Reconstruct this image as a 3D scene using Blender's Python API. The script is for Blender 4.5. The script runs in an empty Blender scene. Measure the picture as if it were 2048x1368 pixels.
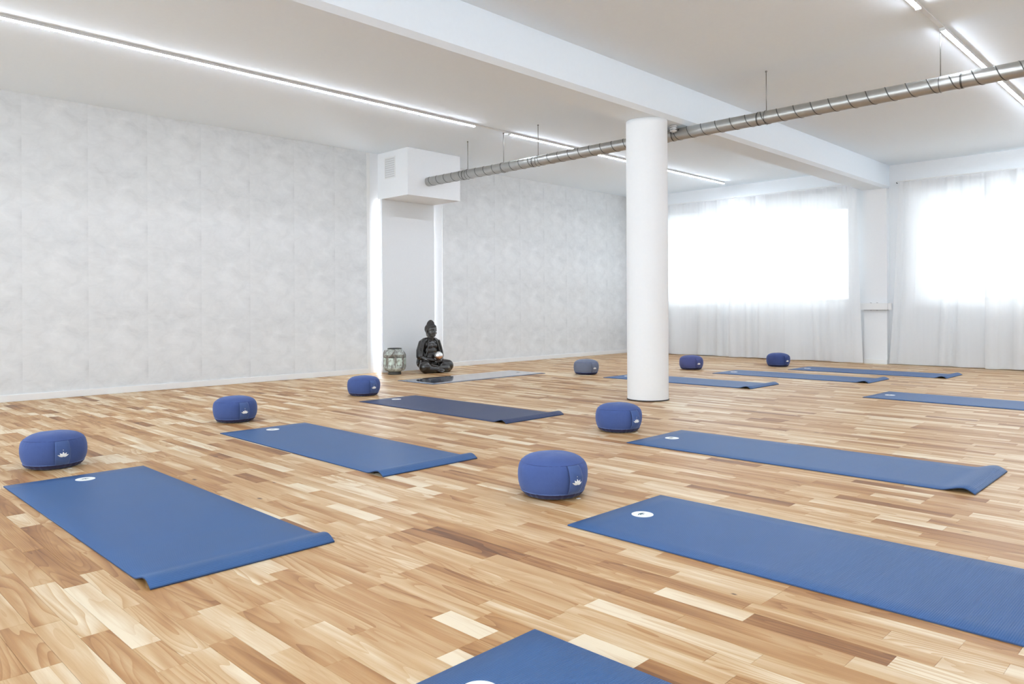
import bpy, bmesh, math, random
from math import sin, cos, pi, radians, sqrt, atan2, hypot
from mathutils import Vector, Matrix

random.seed(7)
S = bpy.context.scene
COL = S.collection

# ------------------------------------------------------------------ camera, world, exposure
CAM_H = 0.7974
CAM_TH = radians(44.42)
CAM_ROLL = radians(-0.306)
F_PX = 1499.2
cam_data = bpy.data.cameras.new('camera')
cam = bpy.data.objects.new('camera', cam_data)
COL.objects.link(cam)
cam.location = (0, 0, CAM_H)
cam.rotation_mode = 'XYZ'
cam.matrix_world = (Matrix.Translation((0, 0, CAM_H)) @ Matrix.Rotation(CAM_TH, 4, 'Z')
                    @ Matrix.Rotation(pi / 2, 4, 'X') @ Matrix.Rotation(CAM_ROLL, 4, 'Z'))
cam_data.sensor_width = 36.0
cam_data.lens = F_PX / 2048 * 36.0
cam_data.shift_y = (614.6 - 684) / 2048
cam_data.clip_start = 0.02
S.camera = cam

SKY = 3.0          # daylight outside the windows
TUBE = 38.0        # linear ceiling lights
GLOW = 24.0         # strips behind the wall panel
world = bpy.data.worlds.new('world')
S.world = world
world.use_nodes = True
bg = world.node_tree.nodes['Background']
bg.inputs[0].default_value = (0.91, 0.97, 1.05, 1)
bg.inputs[1].default_value = SKY

S.view_settings.view_transform = 'Standard'
S.view_settings.look = 'None'
S.view_settings.exposure = 1.15
S.view_settings.gamma = 1.0
S.view_settings.use_curve_mapping = False

# ------------------------------------------------------------------ node helpers
def new_mat(name):
    m = bpy.data.materials.new(name)
    m.use_nodes = True
    nt = m.node_tree
    return m, nt, nt.nodes['Principled BSDF']

def N(nt, kind, **kw):
    n = nt.nodes.new(kind)
    for k, v in kw.items():
        if k.startswith('i_'):
            key = k[2:]
            key = int(key) if key.isdigit() else key.replace('_', ' ')
            n.inputs[key].default_value = v
        else:
            setattr(n, k, v)
    return n

def L(nt, a, b):
    nt.links.new(a, b)

def ramp(nt, stops, interp='LINEAR'):
    n = nt.nodes.new('ShaderNodeValToRGB')
    cr = n.color_ramp
    cr.interpolation = interp
    while len(cr.elements) > 1:
        cr.elements.remove(cr.elements[-1])
    cr.elements[0].position = stops[0][0]
    cr.elements[0].color = (*stops[0][1], 1)
    for p, c in stops[1:]:
        e = cr.elements.new(p)
        e.color = (*c, 1)
    return n

def mathn(nt, op, a=None, b=None, c=None):
    n = nt.nodes.new('ShaderNodeMath')
    n.operation = op
    for i, v in enumerate((a, b, c)):
        if v is None:
            continue
        if isinstance(v, (int, float)):
            n.inputs[i].default_value = v
        else:
            nt.links.new(v, n.inputs[i])
    return n.outputs[0]

def mixc(nt, f, a, b, blend='MIX'):
    n = nt.nodes.new('ShaderNodeMix')
    n.data_type = 'RGBA'
    n.blend_type = blend
    for sock, v in ((n.inputs[0], f), (n.inputs[6], a), (n.inputs[7], b)):
        if isinstance(v, (int, float)):
            sock.default_value = v
        elif isinstance(v, tuple):
            sock.default_value = (*v, 1)
        else:
            nt.links.new(v, sock)
    return n.outputs[2]

def simple(name, col, rough=0.5, metal=0.0, bump=0.0, bscale=60, spec=0.5, var=0.0, coat=0.0):
    m, nt, p = new_mat(name)
    p.inputs['Base Color'].default_value = (*col, 1)
    p.inputs['Roughness'].default_value = rough
    p.inputs['Metallic'].default_value = metal
    p.inputs['Specular IOR Level'].default_value = spec
    p.inputs['Coat Weight'].default_value = coat
    tc = N(nt, 'ShaderNodeTexCoord')
    no = N(nt, 'ShaderNodeTexNoise', i_Scale=bscale, i_Detail=4.0)
    L(nt, tc.outputs['Object'], no.inputs['Vector'])
    if var:
        c = mixc(nt, no.outputs[0], tuple(x * (1 - var) for x in col), tuple(min(1, x * (1 + var)) for x in col))
        L(nt, c, p.inputs['Base Color'])
    if bump:
        b = N(nt, 'ShaderNodeBump', i_Strength=bump, i_Distance=0.002)
        L(nt, no.outputs[0], b.inputs['Height'])
        L(nt, b.outputs[0], p.inputs['Normal'])
    return m

# ------------------------------------------------------------------ materials
M = {}
M['paint'] = simple('white_wall_paint', (0.87, 0.885, 0.90), 0.75, bump=0.05, bscale=40, var=0.015)
M['ceiling'] = simple('white_ceiling_paint', (0.855, 0.925, 0.985), 0.85, bump=0.05, bscale=30, var=0.015)
M['gloss_white'] = simple('white_lacquer', (0.84, 0.84, 0.83), 0.35, var=0.01)
M['off_white'] = simple('off_white_plastic', (0.74, 0.75, 0.75), 0.4, var=0.02)
M['panel'] = simple('matt_panel_paint', (0.79, 0.81, 0.825), 0.7, var=0.02)
M['grille'] = simple('grille_white', (0.66, 0.66, 0.66), 0.5, var=0.02)
M['dark'] = simple('dark_metal_and_foot_shadow', (0.05, 0.05, 0.05), 0.5, metal=0.6, var=0.1)
M['rod'] = simple('grey_steel_rod', (0.25, 0.25, 0.24), 0.45, metal=0.9, var=0.05)
M['wood_base'] = simple('sub_floor_wood', (0.30, 0.17, 0.08), 0.6, var=0.1)
M['hole'] = simple('dark_hole', (0.01, 0.01, 0.01), 0.9, var=0.1)

def emis(name, col, s):
    m, nt, p = new_mat(name)
    p.inputs['Base Color'].default_value = (0.9, 0.9, 0.9, 1)
    p.inputs['Emission Color'].default_value = (*col, 1)
    p.inputs['Emission Strength'].default_value = s
    return m
M['tube'] = emis('tube_diffuser_lit', (0.895, 0.98, 1.11), TUBE)
M['glow'] = emis('led_strip_lit', (0.95, 0.98, 1.03), GLOW)

def m_glass():
    m = bpy.data.materials.new('window_glass')
    m.use_nodes = True
    nt = m.node_tree
    nt.nodes.clear()
    out = N(nt, 'ShaderNodeOutputMaterial')
    mix = N(nt, 'ShaderNodeMixShader')
    fr = N(nt, 'ShaderNodeFresnel', i_IOR=1.45)
    tr = N(nt, 'ShaderNodeBsdfTransparent')
    tr.inputs[0].default_value = (0.96, 0.98, 0.97, 1)
    gl = N(nt, 'ShaderNodeBsdfGlossy', i_Roughness=0.02)
    L(nt, fr.outputs[0], mix.inputs[0]); L(nt, tr.outputs[0], mix.inputs[1]); L(nt, gl.outputs[0], mix.inputs[2])
    L(nt, mix.outputs[0], out.inputs[0])
    return m
M['glass'] = m_glass()

def m_curtain():
    m = bpy.data.materials.new('sheer_white_voile')
    m.use_nodes = True
    nt = m.node_tree
    nt.nodes.clear()
    out = N(nt, 'ShaderNodeOutputMaterial')
    tc = N(nt, 'ShaderNodeTexCoord')
    mp = N(nt, 'ShaderNodeMapping')
    mp.inputs['Scale'].default_value = (22, 22, 1.5)
    no = N(nt, 'ShaderNodeTexNoise', i_Scale=1.0, i_Detail=3.0)
    L(nt, tc.outputs['Object'], mp.inputs[0]); L(nt, mp.outputs[0], no.inputs['Vector'])
    col = mixc(nt, no.outputs[0], (0.93, 0.94, 0.95), (0.95, 0.96, 0.97))
    di = N(nt, 'ShaderNodeBsdfDiffuse')
    tl = N(nt, 'ShaderNodeBsdfTranslucent')
    tr = N(nt, 'ShaderNodeBsdfTransparent')
    L(nt, col, di.inputs[0]); L(nt, col, tl.inputs[0])
    m1 = N(nt, 'ShaderNodeMixShader', i_0=0.33)
    L(nt, di.outputs[0], m1.inputs[1]); L(nt, tl.outputs[0], m1.inputs[2])
    m2 = N(nt, 'ShaderNodeMixShader')
    f = mathn(nt, 'MULTIPLY_ADD', no.outputs[0], -0.04, 0.10)
    L(nt, f, m2.inputs[0])
    L(nt, m1.outputs[0], m2.inputs[1]); L(nt, tr.outputs[0], m2.inputs[2])
    L(nt, m2.outputs[0], out.inputs[0])
    return m
M['curtain'] = m_curtain()

def m_wallpaper():
    m, nt, p = new_mat('concrete_look_wallpaper')
    geo = N(nt, 'ShaderNodeNewGeometry')
    sep = N(nt, 'ShaderNodeSeparateXYZ')
    L(nt, geo.outputs['Position'], sep.inputs[0])
    yo = mathn(nt, 'DIVIDE', mathn(nt, 'SUBTRACT', sep.outputs[1], 1.69), 0.527)
    zo = mathn(nt, 'DIVIDE', sep.outputs[2], 0.655)
    # half-drop between neighbouring wallpaper lengths, slight
    col_i = mathn(nt, 'FLOOR', yo)
    zo2 = mathn(nt, 'ADD', zo, mathn(nt, 'MULTIPLY', col_i, 0.04))
    fy = mathn(nt, 'FRACT', yo)
    wb = N(nt, 'ShaderNodeTexNoise', i_Scale=3.2, i_Detail=3.0, i_Roughness=0.6)
    L(nt, geo.outputs['Position'], wb.inputs['Vector'])
    fz = mathn(nt, 'FRACT', mathn(nt, 'ADD', zo2, mathn(nt, 'MULTIPLY', mathn(nt, 'SUBTRACT', wb.outputs[0], 0.5), 0.28)))
    cmb = N(nt, 'ShaderNodeCombineXYZ')
    L(nt, fy, cmb.inputs[0]); L(nt, fz, cmb.inputs[1])
    # blurred arcs of the repeat
    mp = N(nt, 'ShaderNodeMapping'); mp.inputs['Scale'].default_value = (2.2, 3.0, 1)
    L(nt, cmb.outputs[0], mp.inputs[0])
    n1 = N(nt, 'ShaderNodeTexNoise', i_Scale=1.3, i_Detail=5.0, i_Roughness=0.62, i_Distortion=0.6)
    L(nt, mp.outputs[0], n1.inputs['Vector'])
    # smudge low in each repeat, near the right seam
    dz = mathn(nt, 'ABSOLUTE', mathn(nt, 'SUBTRACT', fz, mathn(nt, 'MULTIPLY_ADD', mathn(nt, 'POWER', mathn(nt, 'ABSOLUTE', mathn(nt, 'SUBTRACT', fy, 0.45)), 2.0), 0.9, 0.14)))
    sm = mathn(nt, 'MAXIMUM', mathn(nt, 'SUBTRACT', 1.0, mathn(nt, 'DIVIDE', dz, 0.14)), 0.0)
    n2 = N(nt, 'ShaderNodeTexNoise', i_Scale=7.0, i_Detail=6.0, i_Roughness=0.7)
    mp2 = N(nt, 'ShaderNodeMapping'); mp2.inputs['Scale'].default_value = (1, 0.7, 2.0)
    L(nt, geo.outputs['Position'], mp2.inputs[0]); L(nt, mp2.outputs[0], n2.inputs['Vector'])
    sm = mathn(nt, 'MULTIPLY', sm, mathn(nt, 'MULTIPLY', n2.outputs[0], n2.outputs[0]))
    # seam smudge
    es = mathn(nt, 'MAXIMUM', mathn(nt, 'SUBTRACT', 1.0, mathn(nt, 'DIVIDE', mathn(nt, 'SUBTRACT', 1.0, fy), 0.10)), 0.0)
    es = mathn(nt, 'MULTIPLY', es, mathn(nt, 'MULTIPLY', n2.outputs[0], n1.outputs[0]))
    n3 = N(nt, 'ShaderNodeTexNoise', i_Scale=0.5, i_Detail=2.0)
    L(nt, geo.outputs['Position'], n3.inputs['Vector'])
    n4 = N(nt, 'ShaderNodeTexNoise', i_Scale=1.0, i_Detail=4.0, i_Roughness=0.75)
    mp4 = N(nt, 'ShaderNodeMapping'); mp4.inputs['Scale'].default_value = (20, 10, 34)
    L(nt, geo.outputs['Position'], mp4.inputs[0]); L(nt, mp4.outputs[0], n4.inputs['Vector'])
    v = mathn(nt, 'MULTIPLY_ADD', n1.outputs[0], 1.15, -0.14)
    v = mathn(nt, 'MULTIPLY_ADD', n4.outputs[0], 0.34, mathn(nt, 'SUBTRACT', v, 0.06))
    v = mathn(nt, 'MULTIPLY_ADD', n3.outputs[0], 0.35, v)
    v = mathn(nt, 'MULTIPLY_ADD', sm, -0.62, v)
    v = mathn(nt, 'MULTIPLY_ADD', es, -0.45, v)
    r = ramp(nt, [(0.15, (0.57, 0.585, 0.59)), (0.55, (0.71, 0.725, 0.73)), (0.95, (0.80, 0.815, 0.82))])
    L(nt, v, r.inputs[0])
    L(nt, r.outputs[0], p.inputs['Base Color'])
    p.inputs['Roughness'].default_value = 0.7
    b = N(nt, 'ShaderNodeBump', i_Strength=0.1, i_Distance=0.002)
    L(nt, n4.outputs[0], b.inputs['Height']); L(nt, b.outputs[0], p.inputs['Normal'])
    return m
M['wallpaper'] = m_wallpaper()

def m_wood():
    m, nt, p = new_mat('oiled_beech_heart_parquet')
    geo = N(nt, 'ShaderNodeNewGeometry')
    at = N(nt, 'ShaderNodeAttribute', attribute_name='strip_tone')
    sep = N(nt, 'ShaderNodeSeparateColor')
    L(nt, at.outputs['Color'], sep.inputs[0])
    tone, r1, r2 = sep.outputs[0], sep.outputs[1], sep.outputs[2]
    off = N(nt, 'ShaderNodeCombineXYZ')
    L(nt, mathn(nt, 'MULTIPLY', r1, 57.0), off.inputs[0])
    L(nt, mathn(nt, 'MULTIPLY', r2, 43.0), off.inputs[1])
    L(nt, mathn(nt, 'MULTIPLY', mathn(nt, 'ADD', r1, r2), 19.0), off.inputs[2])
    add = N(nt, 'ShaderNodeVectorMath', operation='ADD')
    L(nt, geo.outputs['Position'], add.inputs[0]); L(nt, off.outputs[0], add.inputs[1])
    # broad heart / sap streaks
    mp = N(nt, 'ShaderNodeMapping'); mp.inputs['Scale'].default_value = (1.7, 16.0, 1)
    L(nt, add.outputs[0], mp.inputs[0])
    n1 = N(nt, 'ShaderNodeTexNoise', i_Scale=1.0, i_Detail=2.0, i_Roughness=0.5, i_Distortion=0.5)
    L(nt, mp.outputs[0], n1.inputs['Vector'])
    # growth rings: contour bands of a stretched noise
    mp2 = N(nt, 'ShaderNodeMapping'); mp2.inputs['Scale'].default_value = (1.0, 10.0, 1)
    L(nt, add.outputs[0], mp2.inputs[0])
    n2 = N(nt, 'ShaderNodeTexNoise', i_Scale=1.0, i_Detail=1.5, i_Roughness=0.5, i_Distortion=0.15)
    L(nt, mp2.outputs[0], n2.inputs['Vector'])
    rings = mathn(nt, 'FRACT', mathn(nt, 'MULTIPLY', n2.outputs[0], mathn(nt, 'MULTIPLY_ADD', r2, 14.0, 9.0)))
    rings = mathn(nt, 'POWER', rings, 2.2)
    # fine grain
    mp3 = N(nt, 'ShaderNodeMapping'); mp3.inputs['Scale'].default_value = (9, 220, 1)
    L(nt, add.outputs[0], mp3.inputs[0])
    n3 = N(nt, 'ShaderNodeTexNoise', i_Scale=1.0, i_Detail=3.0, i_Roughness=0.6)
    L(nt, mp3.outputs[0], n3.inputs['Vector'])
    t = mathn(nt, 'ADD', tone, mathn(nt, 'MULTIPLY', mathn(nt, 'SUBTRACT', n1.outputs[0], 0.5), 0.98))
    t = mathn(nt, 'SUBTRACT', t, mathn(nt, 'MULTIPLY', rings, mathn(nt, 'MULTIPLY_ADD', r1, 0.22, 0.05)))
    t = mathn(nt, 'ADD', t, mathn(nt, 'MULTIPLY', mathn(nt, 'SUBTRACT', n3.outputs[0], 0.5), 0.22))
    r = ramp(nt, [(0.0, (0.15, 0.055, 0.014)), (0.25, (0.30, 0.128, 0.036)), (0.5, (0.455, 0.240, 0.088)),
                  (0.75, (0.60, 0.405, 0.212)), (1.0, (0.78, 0.655, 0.47))])
    L(nt, t, r.inputs[0])
    # knots
    vo = N(nt, 'ShaderNodeTexVoronoi', i_Scale=5.5)
    mpk = N(nt, 'ShaderNodeMapping'); mpk.inputs['Scale'].default_value = (0.75, 1.5, 1)
    L(nt, add.outputs[0], mpk.inputs[0]); L(nt, mpk.outputs[0], vo.inputs['Vector'])
    sc = N(nt, 'ShaderNodeSeparateColor'); L(nt, vo.outputs['Color'], sc.inputs[0])
    has = mathn(nt, 'GREATER_THAN', sc.outputs[0], 0.80)
    kd = mathn(nt, 'MULTIPLY', has, mathn(nt, 'MAXIMUM', mathn(nt, 'SUBTRACT', 1.0, mathn(nt, 'DIVIDE', vo.outputs['Distance'], mathn(nt, 'MULTIPLY_ADD', sc.outputs[1], 0.10, 0.03))), 0.0))
    kd = mathn(nt, 'MINIMUM', mathn(nt, 'MULTIPLY', kd, 1.6), 1.0)
    c = mixc(nt, kd, r.outputs[0], (0.10, 0.045, 0.02))
    L(nt, c, p.inputs['Base Color'])
    rr = mathn(nt, 'MULTIPLY_ADD', n3.outputs[0], 0.12, 0.36)
    L(nt, rr, p.inputs['Roughness'])
    p.inputs['Specular IOR Level'].default_value = 0.34
    b = N(nt, 'ShaderNodeBump', i_Strength=0.08, i_Distance=0.001)
    L(nt, n3.outputs[0], b.inputs['Height']); L(nt, b.outputs[0], p.inputs['Normal'])
    return m
M['wood'] = m_wood()

def m_mat(name, col, rough, spec=0.20, rib=0.6):
    m, nt, p = new_mat(name)
    tc = N(nt, 'ShaderNodeTexCoord')
    sep = N(nt, 'ShaderNodeSeparateXYZ'); L(nt, tc.outputs['Object'], sep.inputs[0])
    w1 = mathn(nt, 'SINE', mathn(nt, 'MULTIPLY', sep.outputs[0], 2 * pi / 0.0055))
    w2 = mathn(nt, 'SINE', mathn(nt, 'MULTIPLY', sep.outputs[1], 2 * pi / 0.0042))
    h = mathn(nt, 'ADD', w1, mathn(nt, 'MULTIPLY', w2, 0.25))
    no = N(nt, 'ShaderNodeTexNoise', i_Scale=5.0, i_Detail=3.0, i_Roughness=0.6)
    L(nt, tc.outputs['Object'], no.inputs['Vector'])
    # faint bands of tone and roughness across the width
    mp = N(nt, 'ShaderNodeMapping'); mp.inputs['Scale'].default_value = (14, 1.2, 1)
    L(nt, tc.outputs['Object'], mp.inputs[0])
    nb = N(nt, 'ShaderNodeTexNoise', i_Scale=1.0, i_Detail=3.0)
    L(nt, mp.outputs[0], nb.inputs['Vector'])
    f = mathn(nt, 'MULTIPLY_ADD', nb.outputs[0], 0.6, mathn(nt, 'MULTIPLY', no.outputs[0], 0.4))
    c = mixc(nt, f, tuple(x * 0.86 for x in col), tuple(x * 1.14 for x in col))
    L(nt, c, p.inputs['Base Color'])
    L(nt, mathn(nt, 'MULTIPLY_ADD', nb.outputs[0], 0.06, rough - 0.03), p.inputs['Roughness'])
    p.inputs['Specular IOR Level'].default_value = spec
    b = N(nt, 'ShaderNodeBump', i_Strength=rib, i_Distance=0.0008)
    L(nt, h, b.inputs['Height']); L(nt, b.outputs[0], p.inputs['Normal'])
    return m
M['mat'] = m_mat('blue_ribbed_mat', (0.046, 0.118, 0.285), 0.40)
M['mat_navy'] = m_mat('navy_ribbed_mat', (0.042, 0.060, 0.135), 0.44)
M['mat_grey'] = m_mat('grey_blue_smooth_mat', (0.10, 0.13, 0.20), 0.12, spec=1.0, rib=0.0)
M['mat_grey'].node_tree.nodes['Principled BSDF'].inputs['Coat Weight'].default_value = 1.0
M['mat_grey'].node_tree.nodes['Principled BSDF'].inputs['Coat Roughness'].default_value = 0.06
M['mat_side'] = simple('mat_cut_edge', (0.025, 0.060, 0.160), 0.6, var=0.1)

def m_fabric(name, col):
    m, nt, p = new_mat(name)
    tc = N(nt, 'ShaderNodeTexCoord')
    no = N(nt, 'ShaderNodeTexNoise', i_Scale=14.0, i_Detail=4.0, i_Roughness=0.6)
    L(nt, tc.outputs['Object'], no.inputs['Vector'])
    wv = N(nt, 'ShaderNodeTexNoise', i_Scale=420.0, i_Detail=1.0)
    L(nt, tc.outputs['Object'], wv.inputs['Vector'])
    c = mixc(nt, no.outputs[0], tuple(x * 0.88 for x in col), tuple(x * 1.12 for x in col))
    L(nt, c, p.inputs['Base Color'])
    p.inputs['Roughness'].default_value = 0.85
    p.inputs['Specular IOR Level'].default_value = 0.2
    p.inputs['Sheen Weight'].default_value = 0.25
    p.inputs['Sheen Roughness'].default_value = 0.4
    p.inputs['Sheen Tint'].default_value = (0.6, 0.7, 1, 1)
    h = mathn(nt, 'ADD', mathn(nt, 'MULTIPLY', no.outputs[0], 2.0), mathn(nt, 'MULTIPLY', wv.outputs[0], 0.35))
    b = N(nt, 'ShaderNodeBump', i_Strength=0.35, i_Distance=0.003)
    L(nt, h, b.inputs['Height']); L(nt, b.outputs[0], p.inputs['Normal'])
    return m
M['fabric'] = m_fabric('blue_cotton', (0.062, 0.100, 0.268))
M['fabric_violet'] = m_fabric('violet_blue_cotton', (0.085, 0.100, 0.255))
M['fabric_grey'] = m_fabric('grey_blue_cotton', (0.165, 0.185, 0.25))
M['fabric_deep'] = m_fabric('deep_blue_cotton', (0.050, 0.075, 0.215))
M['strap'] = m_fabric('lighter_blue_strap_cotton', (0.070, 0.115, 0.275))
M['piping'] = m_fabric('light_blue_piping', (0.11, 0.165, 0.37))
M['fabric_base_strap_shade'] = m_fabric('dark_violet_cotton_strap_shade', (0.035, 0.032, 0.075))
M['white_print'] = simple('white_print', (0.86, 0.86, 0.84), 0.6, var=0.02)
M['teal_print'] = simple('dark_teal_print', (0.03, 0.10, 0.13), 0.6, var=0.05)

def m_duct():
    m, nt, p = new_mat('galvanised_spiral_duct')
    tc = N(nt, 'ShaderNodeTexCoord')
    no = N(nt, 'ShaderNodeTexNoise', i_Scale=3.0, i_Detail=4.0)
    mp = N(nt, 'ShaderNodeMapping'); mp.inputs['Scale'].default_value = (6, 1, 1)
    L(nt, tc.outputs['Object'], mp.inputs[0]); L(nt, mp.outputs[0], no.inputs['Vector'])
    c = mixc(nt, no.outputs[0], (0.40, 0.40, 0.385), (0.52, 0.52, 0.505))
    L(nt, c, p.inputs['Base Color'])
    p.inputs['Metallic'].default_value = 0.9
    L(nt, mathn(nt, 'MULTIPLY_ADD', no.outputs[0], 0.10, 0.34), p.inputs['Roughness'])
    return m
M['duct'] = m_duct()
M['duct_seam'] = simple('duct_seam_metal', (0.13, 0.13, 0.125), 0.5, metal=0.9, var=0.1)

def m_bronze(name, lo, hi, rough):
    m, nt, p = new_mat(name)
    tc = N(nt, 'ShaderNodeTexCoord')
    no = N(nt, 'ShaderNodeTexNoise', i_Scale=9.0, i_Detail=4.0)
    L(nt, tc.outputs['Object'], no.inputs['Vector'])
    L(nt, mixc(nt, no.outputs[0], lo, hi), p.inputs['Base Color'])
    p.inputs['Roughness'].default_value = rough
    p.inputs['Specular IOR Level'].default_value = 0.6
    p.inputs['Coat Weight'].default_value = 0.3
    p.inputs['Coat Roughness'].default_value = 0.25
    return m
M['bronze'] = m_bronze('dark_bronze_lacquer', (0.006, 0.005, 0.0045), (0.020, 0.016, 0.014), 0.24)
M['bronze_face'] = m_bronze('worn_grey_bronze', (0.040, 0.038, 0.036), (0.075, 0.072, 0.068), 0.36)
M['bronze_hair'] = m_bronze('matt_dark_bronze', (0.012, 0.009, 0.008), (0.024, 0.018, 0.016), 0.75)

def m_patina():
    m, nt, p = new_mat('verdigris_patina')
    tc = N(nt, 'ShaderNodeTexCoord')
    no = N(nt, 'ShaderNodeTexNoise', i_Scale=17.0, i_Detail=6.0, i_Roughness=0.7, i_Distortion=0.5)
    L(nt, tc.outputs['Object'], no.inputs['Vector'])
    r = ramp(nt, [(0.30, (0.06, 0.06, 0.05)), (0.42, (0.24, 0.23, 0.205)), (0.52, (0.42, 0.43, 0.39)), (0.64, (0.62, 0.70, 0.64))])
    L(nt, no.outputs[0], r.inputs[0]); L(nt, r.outputs[0], p.inputs['Base Color'])
    p.inputs['Roughness'].default_value = 0.6
    p.inputs['Metallic'].default_value = 0.15
    b = N(nt, 'ShaderNodeBump', i_Strength=0.5, i_Distance=0.004)
    L(nt, no.outputs[0], b.inputs['Height']); L(nt, b.outputs[0], p.inputs['Normal'])
    return m
M['patina'] = m_patina()
M['patina_rim'] = simple('dark_weathered_metal', (0.085, 0.085, 0.075), 0.5, metal=0.3, var=0.4, bump=0.4, bscale=50)
M['patina_handle'] = simple('brown_weathered_metal', (0.25, 0.21, 0.18), 0.5, metal=0.3, var=0.2, bscale=50)
def m_mint():
    m, nt, p = new_mat('mint_stained_glass_pane')
    tc = N(nt, 'ShaderNodeTexCoord')
    no = N(nt, 'ShaderNodeTexNoise', i_Scale=20.0, i_Detail=5.0, i_Roughness=0.65)
    L(nt, tc.outputs['Object'], no.inputs['Vector'])
    r = ramp(nt, [(0.36, (0.22, 0.21, 0.185)), (0.46, (0.50, 0.56, 0.49)), (0.62, (0.68, 0.80, 0.73))])
    L(nt, no.outputs[0], r.inputs[0]); L(nt, r.outputs[0], p.inputs['Base Color'])
    p.inputs['Roughness'].default_value = 0.25
    return m
M['mint'] = m_mint()
M['chrome_glass'] = simple('silvered_glass', (0.92, 0.91, 0.89), 0.10, metal=0.85, var=0.05, bscale=30)
M['copper_glass'] = simple('copper_tinted_glass', (0.80, 0.45, 0.26), 0.15, metal=0.8, var=0.1, bscale=30)

# ------------------------------------------------------------------ mesh helpers
def link(o, parent=None):
    COL.objects.link(o)
    if parent is not None:
        o.parent = parent
    return o

def mesh_from(name, verts, faces, mats, parent=None, smooth=False, fmat=None):
    me = bpy.data.meshes.new(name)
    me.from_pydata(verts, [], faces)
    for m in (mats if isinstance(mats, (list, tuple)) else [mats]):
        me.materials.append(m)
    if fmat:
        for p, i in zip(me.polygons, fmat):
            p.material_index = i
    if smooth:
        for p in me.polygons:
            p.use_smooth = True
    me.update()
    return link(bpy.data.objects.new(name, me), parent)

def bm_obj(name, bm, mat, parent=None, smooth=False):
    bmesh.ops.recalc_face_normals(bm, faces=bm.faces[:])
    me = bpy.data.meshes.new(name)
    bm.to_mesh(me)
    bm.free()
    for m in (mat if isinstance(mat, (list, tuple)) else [mat]):
        me.materials.append(m)
    if smooth:
        for p in me.polygons:
            p.use_smooth = True
    return link(bpy.data.objects.new(name, me), parent)

def add_box(bm, x0, x1, y0, y1, z0, z1):
    v = [bm.verts.new((x, y, z)) for z in (z0, z1) for y in (y0, y1) for x in (x0, x1)]
    for f in ((0, 1, 3, 2), (4, 6, 7, 5), (0, 4, 5, 1), (2, 3, 7, 6), (0, 2, 6, 4), (1, 5, 7, 3)):
        bm.faces.new([v[i] for i in f])

def box(name, b, mat, parent=None, bevel=0.0):
    bm = bmesh.new()
    add_box(bm, *b)
    bmesh.ops.recalc_face_normals(bm, faces=bm.faces[:])
    if bevel:
        bmesh.ops.bevel(bm, geom=bm.edges[:], offset=bevel, segments=2, affect='EDGES', profile=0.6)
    return bm_obj(name, bm, mat, parent)

def add_tube(bm, pts, r, seg=12, caps=True):
    pts = [Vector(p) for p in pts]
    rings = []
    up = Vector((0, 0, 1))
    for i, p in enumerate(pts):
        d = (pts[min(i + 1, len(pts) - 1)] - pts[max(i - 1, 0)]).normalized()
        u = d.cross(up)
        if u.length < 1e-3:
            u = d.cross(Vector((1, 0, 0)))
        u.normalize()
        w = u.cross(d).normalized()
        rr = r[i] if isinstance(r, (list, tuple)) else r
        rings.append([bm.verts.new(p + rr * (cos(2 * pi * k / seg) * u + sin(2 * pi * k / seg) * w)) for k in range(seg)])
    for a, b in zip(rings, rings[1:]):
        for k in range(seg):
            bm.faces.new((a[k], a[(k + 1) % seg], b[(k + 1) % seg], b[k]))
    if caps:
        bm.faces.new(rings[0][::-1])
        bm.faces.new(rings[-1])

def tube(name, pts, r, mat, parent=None, seg=12, smooth=True):
    bm = bmesh.new()
    add_tube(bm, pts, r, seg)
    return bm_obj(name, bm, mat, parent, smooth)

def lathe(name, prof, mat, parent=None, seg=48, mod=None, smooth=True):
    bm = bmesh.new()
    rings = []
    for r, z in prof:
        if r < 1e-6:
            rings.append([bm.verts.new((0, 0, z))])
        else:
            ring = []
            for k in range(seg):
                a = 2 * pi * k / seg
                q = mod(a, r, z) if mod else (r, z)
                ring.append(bm.verts.new((q[0] * cos(a), q[0] * sin(a), q[1])))
            rings.append(ring)
    for a, b in zip(rings, rings[1:]):
        if len(a) == 1 and len(b) == 1:
            continue
        for k in range(seg):
            j = (k + 1) % seg
            if len(a) == 1:
                bm.faces.new((a[0], b[j], b[k]))
            elif len(b) == 1:
                bm.faces.new((a[k], a[j], b[0]))
            else:
                bm.faces.new((a[k], a[j], b[j], b[k]))
    return bm_obj(name, bm, mat, parent, smooth)

def empty(name, loc=(0, 0, 0), rz=0.0):
    o = bpy.data.objects.new(name, None)
    o.location = loc
    o.rotation_euler = (0, 0, rz)
    return link(o)

def tag(o, label=None, cat=None, group=None, kind=None):
    if label: o['label'] = label
    if cat: o['category'] = cat
    if group: o['group'] = group
    if kind: o['kind'] = kind
    return o

def struct(o, label=None, cat=None):
    return tag(o, label, cat, kind='structure')

def copy_tree(o, parent=None):
    c = o.copy()
    COL.objects.link(c)
    if parent is not None:
        c.parent = parent
    for ch in [q for q in o.children]:
        copy_tree(ch, c)
    return c

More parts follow.
